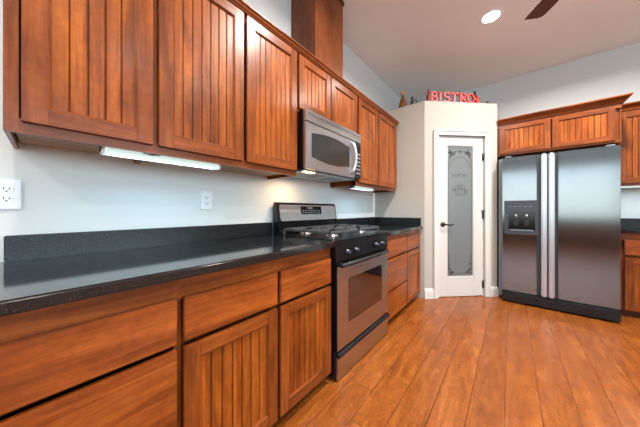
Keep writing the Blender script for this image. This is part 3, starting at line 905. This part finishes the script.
sg = thing('bistro_sign', 'red wooden letters spelling BISTRO standing on the pantry ledge', 'sign', DG @ Vector((.045, .05, PT)), R(45))
sg.scale = (1.12, 1, 1.08)
def letter(name, x, strokes, w=.0):
    b = MB()
    for pts, wd_ in strokes:
        b.stroke([(x + p[0], p[1]) for p in pts], wd_, -.014, .006, 'red')
        b.stroke([(x + p[0] + .004, p[1] - .0) for p in pts], wd_ * 1.1, .006, .012, 'dark_red')
    return b.build(name, sg)
Hh = .118; ST = .022; TH = .012
def stem(x, h=Hh, s=ST): return [([(x, 0), (x, h)], s), ([(x - .021, .005), (x + .021, .005)], .010), ([(x - .021, h - .005), (x + .021, h - .005)], .010)]
def L2(pts, w): return (pts, w)
BAS = .012
def up(st): return [([(p[0], p[1] + BAS) for p in pts], w) for pts, w in st]
letter('letter', .05, up(stem(.02) + [L2([(.02, Hh - .006)] + arc(.05, Hh * .755, .024, Hh * .2, 90, -90) + [(.02, Hh * .53)], .015), L2([(.02, Hh * .53)] + arc(.054, Hh * .27, .028, Hh * .23, 90, -90) + [(.02, .006)], .016)]))
letter('letter', .148, up(stem(.022)))
letter('letter', .205, up([L2(arc(.042, Hh * .74, .030, Hh * .215, 20, 270, 18) + arc(.042, Hh * .27, .034, Hh * .24, 90, -160, 18), .017)]))
letter('letter', .290, up(stem(.05) + [L2([(.0, Hh - .008), (.1, Hh - .008)], .016), L2([(.004, Hh), (.004, Hh - .032)], .009), L2([(.096, Hh), (.096, Hh - .032)], .009)]))
letter('letter', .400, up(stem(.02) + [L2([(.02, Hh - .006)] + arc(.05, Hh * .74, .026, Hh * .21, 90, -90) + [(.02, Hh * .5)], .015), L2([(.045, Hh * .5), (.088, .004)], .019)]))
letter('letter', .495, up([L2(arc(.048, Hh / 2, .040, Hh * .44, 0, 342, 22), .019)]))
for o in list(sg.children):
    pass
b = MB().box(.02, .66, -.018, .016, 0, .014, 'red', .003)
b.build('base_bar', sg)
for x in (.024, .618):
    b = MB().lathe([(0, 0), (.022, 0), (.024, .006), (.024, .07), (.012, .095), (.011, .125), (.014, .128), (.014, .14), (0, .14)] if x < .3 else [(0, 0), (.022, 0), (.024, .006), (.024, .05), (.012, .07), (.011, .09), (0, .092)], 'dark_red' if x < .3 else 'red', 16, loc=(x + .01, -.0, .014))
    b.build('end_finial', sg, 'red bottle shaped end post')
p = DG @ Vector((.775, .125, PT))
b = thing('wine_bottle', 'dark green wine bottle behind the right end of the red sign', 'bottle', p)
MB().lathe([(0, 0), (.03, 0), (.033, .006), (.033, .11), (.026, .135), (.013, .155), (.0125, .2), (.015, .202), (.015, .212), (0, .213)], 'green_glass', 18).build('bottle_glass', b)
p = DG @ Vector((.885, .06, PT))
b = thing('ornament', 'tiny dark bird ornament at the right end of the pantry ledge', 'ornament', p, R(45))
MB().lathe([(0, 0), (.022, 0), (.03, .012), (.028, .026), (.014, .038), (0, .04)], 'dark_metal', 16).build('body', b)
MB().lathe([(0, 0), (.012, .004), (.014, .014), (.008, .024), (0, .026)], 'dark_metal', 12, loc=(.016, 0, .032)).build('head', b)

# ------------------------------------------------------------------ ceiling lights and fan
def can(x, y, label, group=None, power=29):
    c = thing('recessed_light', label, 'light', (x, y, CEIL), 0, group)
    MB().lathe([(.072, -.001), (.076, -.007), (.096, -.005), (.1, -.0005)], 'white_enamel', 32).build('trim_ring', c)
    MB().lathe([(0, -.004), (.074, -.004), (.074, -.001), (0, -.001)], 'lamp_warm', 28).build('lens', c, 'glowing round lens')
    area('can_lamp', (0, 0, -.012), (0, 0, 0), .13, .13, power, (1, .95, .88), 'DISK', 160, parent=c)
can(1.362, 2.927, 'round recessed light glowing in the ceiling near the fan blade', power=7)
for x, y in ((1.362, 1.41), (1.362, -.1), (2.85, 1.5), (2.95, .65), (1.362, -1.7), (2.85, -1.7), (2.3, 3.0)):  # unseen cans, some read from door glints, others added to light the walls
    can(x, y, 'unseen round recessed ceiling light set outside the picture', 'recessed ceiling lights outside the picture', 50 if y > 2 else (8 if x > 2 else (46 if y > 0 else 16)))

fn = thing('ceiling_fan', 'ceiling fan whose dark wood blade reaches into the top of the picture', 'fan', (2.003, 2.05, CEIL))
MB().lathe([(0, 0), (.07, 0), (.068, -.03), (.03, -.06), (0, -.06)], 'bronze', 24).build('canopy', fn)
MB().tube([(0, 0, -.05), (0, 0, -.30)], .013, 'bronze', 12).build('downrod', fn)
MB().lathe([(0, -.29), (.05, -.295), (.11, -.32), (.12, -.37), (.1, -.42), (.04, -.44), (0, -.44)], 'bronze', 28).build('motor_housing', fn)
M['blade'] = simple('fan_blade_wood', srgb(104, 56, 34), 0.65, amp=0.25)
for k in range(5):
    a = math.atan2(.84, -.54) + k * R(72)
    b = MB()
    out = [(.18, -.045), (.50, -.057), (.59, -.057), (.618, -.048), (.63, -.03), (.646, .03), (.651, .05), (.646, .057), (.50, .057), (.18, .045)]
    q = Matrix.Rotation(a, 4, 'Z') @ Matrix.Translation((0, 0, -.40)) @ Matrix.Rotation(R(10), 4, 'X')
    b.prism(out, -.003, .003, 'xy', 'blade', mat=q)
    b.box(.08, .24, -.018, .018, .003, .009, 'bronze', .002, mat=q)
    b.build('blade', fn)
